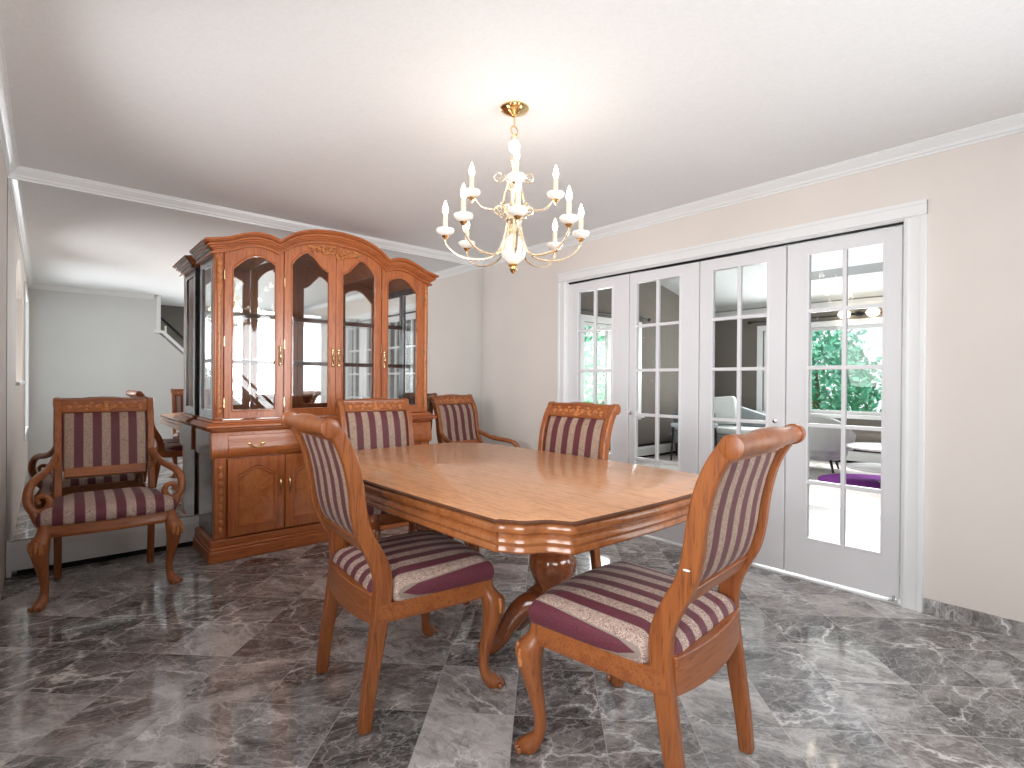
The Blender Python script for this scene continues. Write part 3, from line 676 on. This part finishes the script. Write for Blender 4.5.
for cy, s in ((1.56, 1), (2.50, -1)):
    pd = MB().lathe([(.110, .655), (.112, .63), (.07, .62), (.055, .60), (.052, .55), (.060, .525), (.085, .515), (.098, .50), (.100, .48), (.088, .465), (.082, .455), (.092, .445), (.099, .42), (.096, .385), (.080, .345), (.058, .31), (.050, .29), (.060, .275), (.078, .26), (.085, .235), (.080, .20), (.062, .17), (.05, .155)], (1.615, cy, 0), 48, flute=.035, nf=12).build('pedestal', PEDW, tb, smooth=60)
    for dx, dy in ((-.75, .66 * s), (.97, .0), (.12, .98 * s)):
        lp = smoothpts([(.03, .215), (.09, .235), (.14, .205), (.18, .15), (.215, .09), (.25, .055), (.285, .042), (.305, .034)], 4)
        MB().tube([(1.615 + dx * r_, cy + dy * r_, z) for r_, z in lp], [interp(i / len(lp), [(0, .05), (.25, .046), (.6, .032), (.85, .034), (1, .028)]) for i in range(len(lp))], 12).build('foot', PEDW, tb, smooth=60)

# ------------------------------------------------------------------ china cabinet
cb = empty('china_cabinet', (0, 0, 0)); tag(cb, 'tall wooden china cabinet with arched glass doors and four lower panelled doors', 'cabinet')
CX = 1.61; yF, yB = 3.79, 4.235
def rectstack(layers, name, mat, bevel=.003):
    b = MB()
    for (xa, xb, ya, yb, za, zb) in layers: b.box((xa, ya, za), (xb, yb, zb))
    return b.build(name, mat, cb, bevel=bevel)
hw = .80
rectstack([(CX - .837, CX + .837, yF - .035, yB, 0, .075), (CX - .83, CX + .83, yF - .025, yB, .072, .095), (CX - .825, CX + .825, yF - .012, yB, .092, .14)], 'plinth', CABX, .008)
rectstack([(CX - hw + .02, CX + hw - .02, yF + .012, yB, .14, .67)], 'lower_carcass', CAB)
for s in (-1, 1):
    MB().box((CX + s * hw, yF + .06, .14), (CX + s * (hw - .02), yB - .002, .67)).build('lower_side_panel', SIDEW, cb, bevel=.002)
    b = MB().box((CX + s * hw, yF - .005, .14), (CX + s * (hw - .07), yF + .06, .67)); ps = b.build('corner_post', CAB, cb, bevel=.006)
    b = MB()
    for k in range(9): b.ell((CX + s * (hw - .035), yF - .006, .60 - k * .05), (.016 - .001 * (k % 2), .008, .022), 8, 5)
    b.build('carving', CARV, ps)
# drawer band with ogee front
dp = [(0, .665), (-.012, .668), (-.022, .680), (-.026, .70), (-.022, .74), (-.012, .78), (-.010, .83), (0, .835)]
b = MB(); b.loft([[(x, yF + .0 + p[0] + .0, p[1]) for p in dp] + [(x, yB, .835), (x, yB, .665)] for x in (CX - hw - .02, CX + hw + .02)]); b.build('drawer_carcass', CAB, cb, bevel=.002)
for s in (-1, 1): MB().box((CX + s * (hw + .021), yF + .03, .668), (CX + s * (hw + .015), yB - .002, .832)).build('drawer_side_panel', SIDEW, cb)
def handle(parent, x, y, z):
    b = MB(); b.tube(smoothpts([(x - .042, y, z + .006), (x - .034, y - .018, z + .0), (x - .015, y - .024, z - .014), (x, y - .025, z - .017), (x + .015, y - .024, z - .014), (x + .034, y - .018, z), (x + .042, y, z + .006)], 3), .0042, 6)
    for sx in (-1, 1): b.ell((x + sx * .042, y - .002, z + .007), (.013, .006, .011), 8, 5)
    b.build('handle', BRASS, parent)
for (xa, xb) in ((.885, 1.605), (1.612, 2.338)):
    dq = [(-.006, .683), (-.026, .688), (-.033, .705), (-.030, .74), (-.020, .775), (-.016, .808), (-.006, .812)]
    b = MB(); b.loft([[(x, yF + p[0], p[1]) for p in dq] for x in (xa, xb)]); d = b.build('drawer', CABX, cb, bevel=.002)
    for hx in (xa + .17, xb - .17): handle(d, hx, yF - .030, .742)
# waist moulding
def slabring(o_, za, zb): return (CX - hw - o_, CX + hw + o_, yF - o_, yB, za, zb)
rectstack([slabring(.012, .835, .848), slabring(.030, .846, .862), slabring(.055, .860, .882), slabring(.045, .880, .892), slabring(.015, .890, .91)], 'waist_moulding', CABX, .006)
# lower doors
edges = [.886, 1.242, 1.607, 1.613 + .365, 2.334]
def archloop(xa, xb, za, zb, rise, n=14, sh=.5):
    """bottom-left, along the bottom, up, across the arched top, down"""
    L = [(xa, za), ((xa + xb) / 2, za), (xb, za), (xb, (za + zb) / 2)]
    for i in range(n + 1):
        t = i / n; x = xb + (xa - xb) * t; s_ = math.sin(math.pi * t); L.append((x, zb + rise * (s_ ** 2 if sh else s_)))
    L.append((xa, (za + zb) / 2)); return L
for i, (xa, xb) in enumerate(((.886, 1.241), (1.247, 1.607), (1.612, 1.973), (1.979, 2.334))):
    d = empty('lower_door'); d.parent = cb
    MB().frame(archloop(xa, xb, .15, .655, 0), archloop(xa + .055, xb - .055, .205, .545, .055), yF - .018, yF + .010).build('door_frame', CAB, d, bevel=.004)
    MB().prism(archloop(xa + .054, xb - .054, .204, .544, .055), yF - .004, yF + .012).build('panel', BURL, d, smooth=0)
    MB().frame(archloop(xa + .053, xb - .053, .203, .543, .055), archloop(xa + .068, xb - .068, .218, .530, .054), yF - .020, yF - .002).build('bead', CABX, d, bevel=.003)
    hx = xb - .027 if i % 2 == 0 else xa + .027
    b = MB(); b.tube([(hx, yF - .022, .41), (hx, yF - .032, .43), (hx, yF - .032, .47), (hx, yF - .022, .49)], .004, 6); b.ell((hx, yF - .02, .45), (.008, .006, .075), 8, 6); b.build('handle', ABRASS, d)
# hutch
hx0, hx1 = CX - .80, CX + .80; hF = yF + .015; hB = yB - .005
TOP = [(.785, 2.066), (.87, 2.088), (.97, 2.130), (1.06, 2.152), (1.14, 2.146), (1.20, 2.125), (1.25, 2.166), (1.33, 2.212), (1.43, 2.243), (1.52, 2.256), (1.61, 2.260)]
TOP = TOP + [(2 * CX - x, z) for x, z in reversed(TOP[:-1])]
TOP[0] = (hx0 - .06, 2.060); TOP[-1] = (hx1 + .06, 2.060)
def fine(pts, n=3):
    k = 5; A = smoothpts(pts[:k + 1], n); B = smoothpts(pts[k:len(pts) - k], n); C = smoothpts(pts[len(pts) - k - 1:], n); return A + B[1:] + C[1:]
TOPF = fine(TOP)
def ztop(x): return interp(x, TOPF)
def cornice_layer(b, o_, za, zb):
    xs = [x for x, z in TOPF if hx0 - o_ < x < hx1 + o_]; xs = [hx0 - o_] + xs + [hx1 + o_]
    b.loft([[(x, hF - o_, ztop(x) + za), (x, hF - o_, ztop(x) + zb), (x, hB, ztop(x) + zb), (x, hB, ztop(x) + za)] for x in xs])
b = MB()
for o_, za, zb in ((.026, -.094, -.080), (.010, -.081, -.066), (.020, -.067, -.056), (.034, -.057, -.044), (.046, -.045, -.030), (.038, -.031, -.022), (.056, -.023, -.014), (.066, -.015, 0)): cornice_layer(b, o_, za, zb)
b.build('cornice', CABX, cb, bevel=.003)
for s in (-1, 1):
    b = MB(); xe = CX + s * .80
    for o_, za, zb in ((.014, -.085, -.070), (.024, -.071, -.060), (.032, -.061, -.048), (.042, -.049, -.036), (.052, -.037, -.022), (.060, -.023, -.012), (.066, -.013, -.001)):
        b.box((xe + s * (o_ - .006), hF + .02, 2.062 + za), (xe + s * o_, hB, 2.062 + zb))
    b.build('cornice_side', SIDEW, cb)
# front posts, side frames, back mirror
for s in (-1, 1):
    xe = CX + s * .80
    ps = MB().box((xe, hF, .91), (xe - s * .055, hF + .05, 2.02)).build('corner_post', CAB, cb, bevel=.006)
    b = MB().tube([(xe - s * .027, hF - .004, .93), (xe - s * .027, hF - .004, 1.96)], .013, 10)
    for z in (.96, 1.00, 1.78, 1.83, 1.88, 1.93): b.ell((xe - s * .027, hF - .012, z), (.017, .012, .03), 8, 6)
    b.build('carving', CARV, ps)
    f = MB().frame([(hF + .05, .91), (hB, .91), (hB, 1.99), (hF + .05, 1.99)], [(hF + .105, .97), (hB - .06, .97), (hB - .06, 1.93), (hF + .105, 1.93)], 0, .02)
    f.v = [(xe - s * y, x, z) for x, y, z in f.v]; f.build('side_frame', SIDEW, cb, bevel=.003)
    MB().box((xe - s * .009, hF + .10, .965), (xe - s * .011, hB - .055, 1.935)).build('side_pane', GLASS, cb)
MB().box((hx0 + .02, hB - .012, .91), (hx1 - .02, hB, 2.0)).build('back_board', SIDEW, cb)
b = MB(); xs = [x for x, z in TOPF if hx0 + .022 < x < hx1 - .022]; b.loft([[(x, hB - .010, 1.985), (x, hB, 1.985), (x, hB, ztop(x) - .08), (x, hB - .010, ztop(x) - .08)] for x in [hx0 + .022] + xs + [hx1 - .022]]); b.build('back_board_top', SIDEW, cb)
b = MB(); b.loft([[(x, hB - .018, .935), (x, hB - .013, .935), (x, hB - .013, ztop(x) - .09), (x, hB - .018, ztop(x) - .09)] for x in [hx0 + .024] + xs + [hx1 - .024]]); b.build('back_mirror', CMIRR, cb, smooth=0)
for z in (1.31, 1.65):
    MB().box((hx0 + .025, hF + .055, z - .004), (hx1 - .025, hB - .03, z + .004)).build('glass_shelf', GLASS, cb)
    MB().box((hx0 + .022, hB - .034, z - .022), (hx1 - .022, hB - .018, z + .006)).build('shelf_rail', EDGEW, cb)
# four arched glazed doors
def doorloop(xa, xb, za, zf, n=18):
    L = [(xa, za), ((xa + xb) / 2, za), (xb, za), (xb, 1.3), (xb, 1.6)]
    for i in range(n + 1):
        x = xb + (xa - xb) * i / n; L.append((x, zf(x, i / n)))
    L += [(xa, 1.6), (xa, 1.3)]; return L
def gtop(kind, xa, xb):
    side = smoothpts([(0, 1.900), (.12, 1.935), (.35, 1.99), (.62, 2.008), (.85, 1.990), (1, 1.962)], 3)
    mid = smoothpts([(0, 1.985), (.12, 2.035), (.38, 2.088), (.60, 2.062), (.82, 1.995), (1, 1.968)], 3)
    P = side if kind == 'side' else mid
    return lambda t: interp(t, P)
for i, (xa, xb, kind, flip) in enumerate(((.866, 1.236, 'side', 0), (1.242, 1.609, 'mid', 0), (1.611, 1.978, 'mid', 1), (1.984, 2.354, 'side', 1))):
    d = empty('glazed_door'); d.parent = cb
    ga, gb = xa + .046, xb - .046; g = gtop(kind, ga, gb)
    inner = doorloop(ga, gb, .965, lambda x, t: g(t if flip else 1 - t))
    outer = doorloop(xa, xb, .915, lambda x, t: ztop(x) - .086)
    MB().frame(outer, inner, hF - .004, hF + .022).build('door_frame', CAB, d, bevel=.004)
    c2 = [(x + (.008 if x < (ga + gb) / 2 else -.008), z + (-.008 if z > 1.7 else .008 if z < 1 else 0)) for x, z in inner]
    MB().frame([(x, z) for x, z in inner], c2, hF - .008, hF + .018).build('bead', CABX, d, bevel=.002)
    MB().prism(inner, hF + .008, hF + .011).build('pane', GLASS, d, smooth=0)
    hx = (xb - .022) if i in (0, 1) else (xa + .022)
    b = MB(); b.ell((hx, hF - .008, 1.34), (.009, .006, .08), 8, 6); b.tube([(hx, hF - .01, 1.30), (hx, hF - .024, 1.32), (hx, hF - .024, 1.35), (hx, hF - .01, 1.37)], .0045, 6); b.ell((hx, hF - .012, 1.395), (.013, .007, .014), 8, 6); b.ell((hx, hF - .012, 1.285), (.012, .007, .014), 8, 6); b.build('handle', ABRASS, d)
    hg_ = xa if i in (0, 1) else xb
    for z in (1.02, 1.42, 1.85): MB().tube([(hg_, hF - .006, z - .03), (hg_, hF - .006, z + .03)], .005, 6).build('hinge', ABRASS, d)
# carved crest ornament over the middle doors
b = MB(); rnd = random.Random(3)
for k in range(70):
    t = rnd.uniform(-1, 1); x = CX + t * .20; zt_ = 2.150 - .02 * t * t; zb_ = 2.055 + .075 * abs(t) ** .8
    z = rnd.uniform(zb_, zt_); b.ell((x, hF - .010, z), (rnd.uniform(.010, .018), .012, rnd.uniform(.007, .013)), 7, 5)
for s in (-1, 1):
    for k in range(5):
        x0 = .03 + k * .035; pts = [(CX + s * (x0 + .015 * (1 - i / 12) * math.cos(i * .6)), hF - .020, 2.115 - .004 * k + .015 * (1 - i / 12) * math.sin(i * .6)) for i in range(12)]
        b.tube(pts, .005, 5)
b.build('crest_carving', CARV, cb)

# ------------------------------------------------------------------ chandelier
chx, chy = 1.60, 1.81
ch = empty('chandelier', (chx, chy, ZC - .001)); tag(ch, 'brass and white porcelain chandelier with twelve lit candle bulbs above the table', 'chandelier')
z = lambda v: v - 2.438
MB().lathe([(.064, z(2.438)), (.066, z(2.432)), (.060, z(2.425)), (.040, z(2.415)), (.018, z(2.404)), (.008, z(2.398)), (.001, z(2.396))], seg=28).build('canopy', BRASS, ch)
b = MB().tube([(0, 0, z(2.40)), (0, 0, z(2.355))], .004, 8)
b.tube([(.020 * math.cos(a), 0, z(2.335) + .020 * math.sin(a)) for a in [i * math.pi / 8 for i in range(17)]], .0035, 6); b.build('hanging_loop', BRASS, ch)
MB().lathe([(.006, z(2.315)), (.016, z(2.305)), (.018, z(2.295)), (.008, z(2.28)), (.008, z(2.22)), (.020, z(2.21)), (.022, z(2.195)), (.012, z(2.18)), (.013, z(2.10)), (.026, z(2.085)), (.030, z(2.07)), (.018, z(2.05)), (.020, z(1.96)), (.036, z(1.945)), (.040, z(1.925)), (.026, z(1.905)), (.030, z(1.87)), (.022, z(1.86))], seg=20).build('column', PALEB, ch)
MB().lathe([(.020, z(1.862)), (.028, z(1.855)), (.045, z(1.835)), (.056, z(1.81)), (.057, z(1.785)), (.049, z(1.755)), (.030, z(1.735)), (.018, z(1.728))], seg=48, flute=.03, nf=16).build('porcelain_vase', PORC, ch)
MB().lathe([(.018, z(1.728)), (.024, z(1.722)), (.012, z(1.714)), (.017, z(1.704)), (.012, z(1.692)), (.003, z(1.684)), (.001, z(1.680))], seg=16).build('finial', BRASS, ch)
MB().lathe([(.012, z(2.292)), (.022, z(2.285)), (.030, z(2.262)), (.022, z(2.235)), (.012, z(2.228))], seg=32, flute=.03, nf=12).build('porcelain_bulb', PORC, ch)
def arm_set(r, ang, zc_, hubz, dip, scr):
    ca, sa = math.cos(ang), math.sin(ang); P = lambda rr, zz: (ca * rr, sa * rr, z(zz))
    a = MB().tube([P(*p) for p in smoothpts([(.025, hubz), (.045, hubz - (hubz - dip) * .55), (r * .28, dip + .022), (r * .5, dip), (r * .76, dip + .010), (r * .93, dip + .045), (r, zc_ - .045), (r, zc_ - .018)], 4)], .0050, 7)
    # scrolls above the arm root
    sc_ = [P(.068 + .030 * (1 - i / 24) * math.cos(i * .5 + 2.6), scr + .030 * (1 - i / 24) * math.sin(i * .5 + 2.6)) for i in range(22)]
    a.tube(sc_, .003, 5); a.tube([P(.022, hubz), P(.03, scr - .02), sc_[0]], .003, 5)
    e = a.build('arm', PALEB, ch)
    c0 = P(r, zc_)
    MB().lathe([(.006, -.034), (.012, -.026), (.018, -.020), (.008, -.016)], c0, 14).build('cup_base', BRASS, e)
    MB().lathe([(.008, -.018), (.026, -.013), (.038, -.002), (.041, .008), (.038, .013), (.016, .008), (.010, .004)], c0, 36, flute=.03, nf=12).build('cup', PORC, e)
    MB().lathe([(.011, .004), (.011, .075), (.006, .078)], c0, 14).build('candle', CANDLE, e)
    MB().lathe([(.006, .076), (.011, .085), (.0135, .098), (.011, .115), (.006, .130), (.0015, .142)], c0, 12).build('bulb', BULB, e)
    lo = lamp('candle_light', 'POINT', (c0[0], c0[1], c0[2] + .10), CH_W, (1, .93, .85), shadow_soft_size=.02); lo.parent = ch
CH_W = .5
off0 = yaw  # one lower arm points towards the camera
base_ang = math.atan2(-math.cos(yaw), -math.sin(yaw)) + R(3)
for k in range(8): arm_set(.31, base_ang + k * math.pi / 4, 1.868, 1.955, 1.745, 1.975)
for k in range(4): arm_set(.192, base_ang + k * math.pi / 2, 2.045, 2.10, 1.975, 2.125)
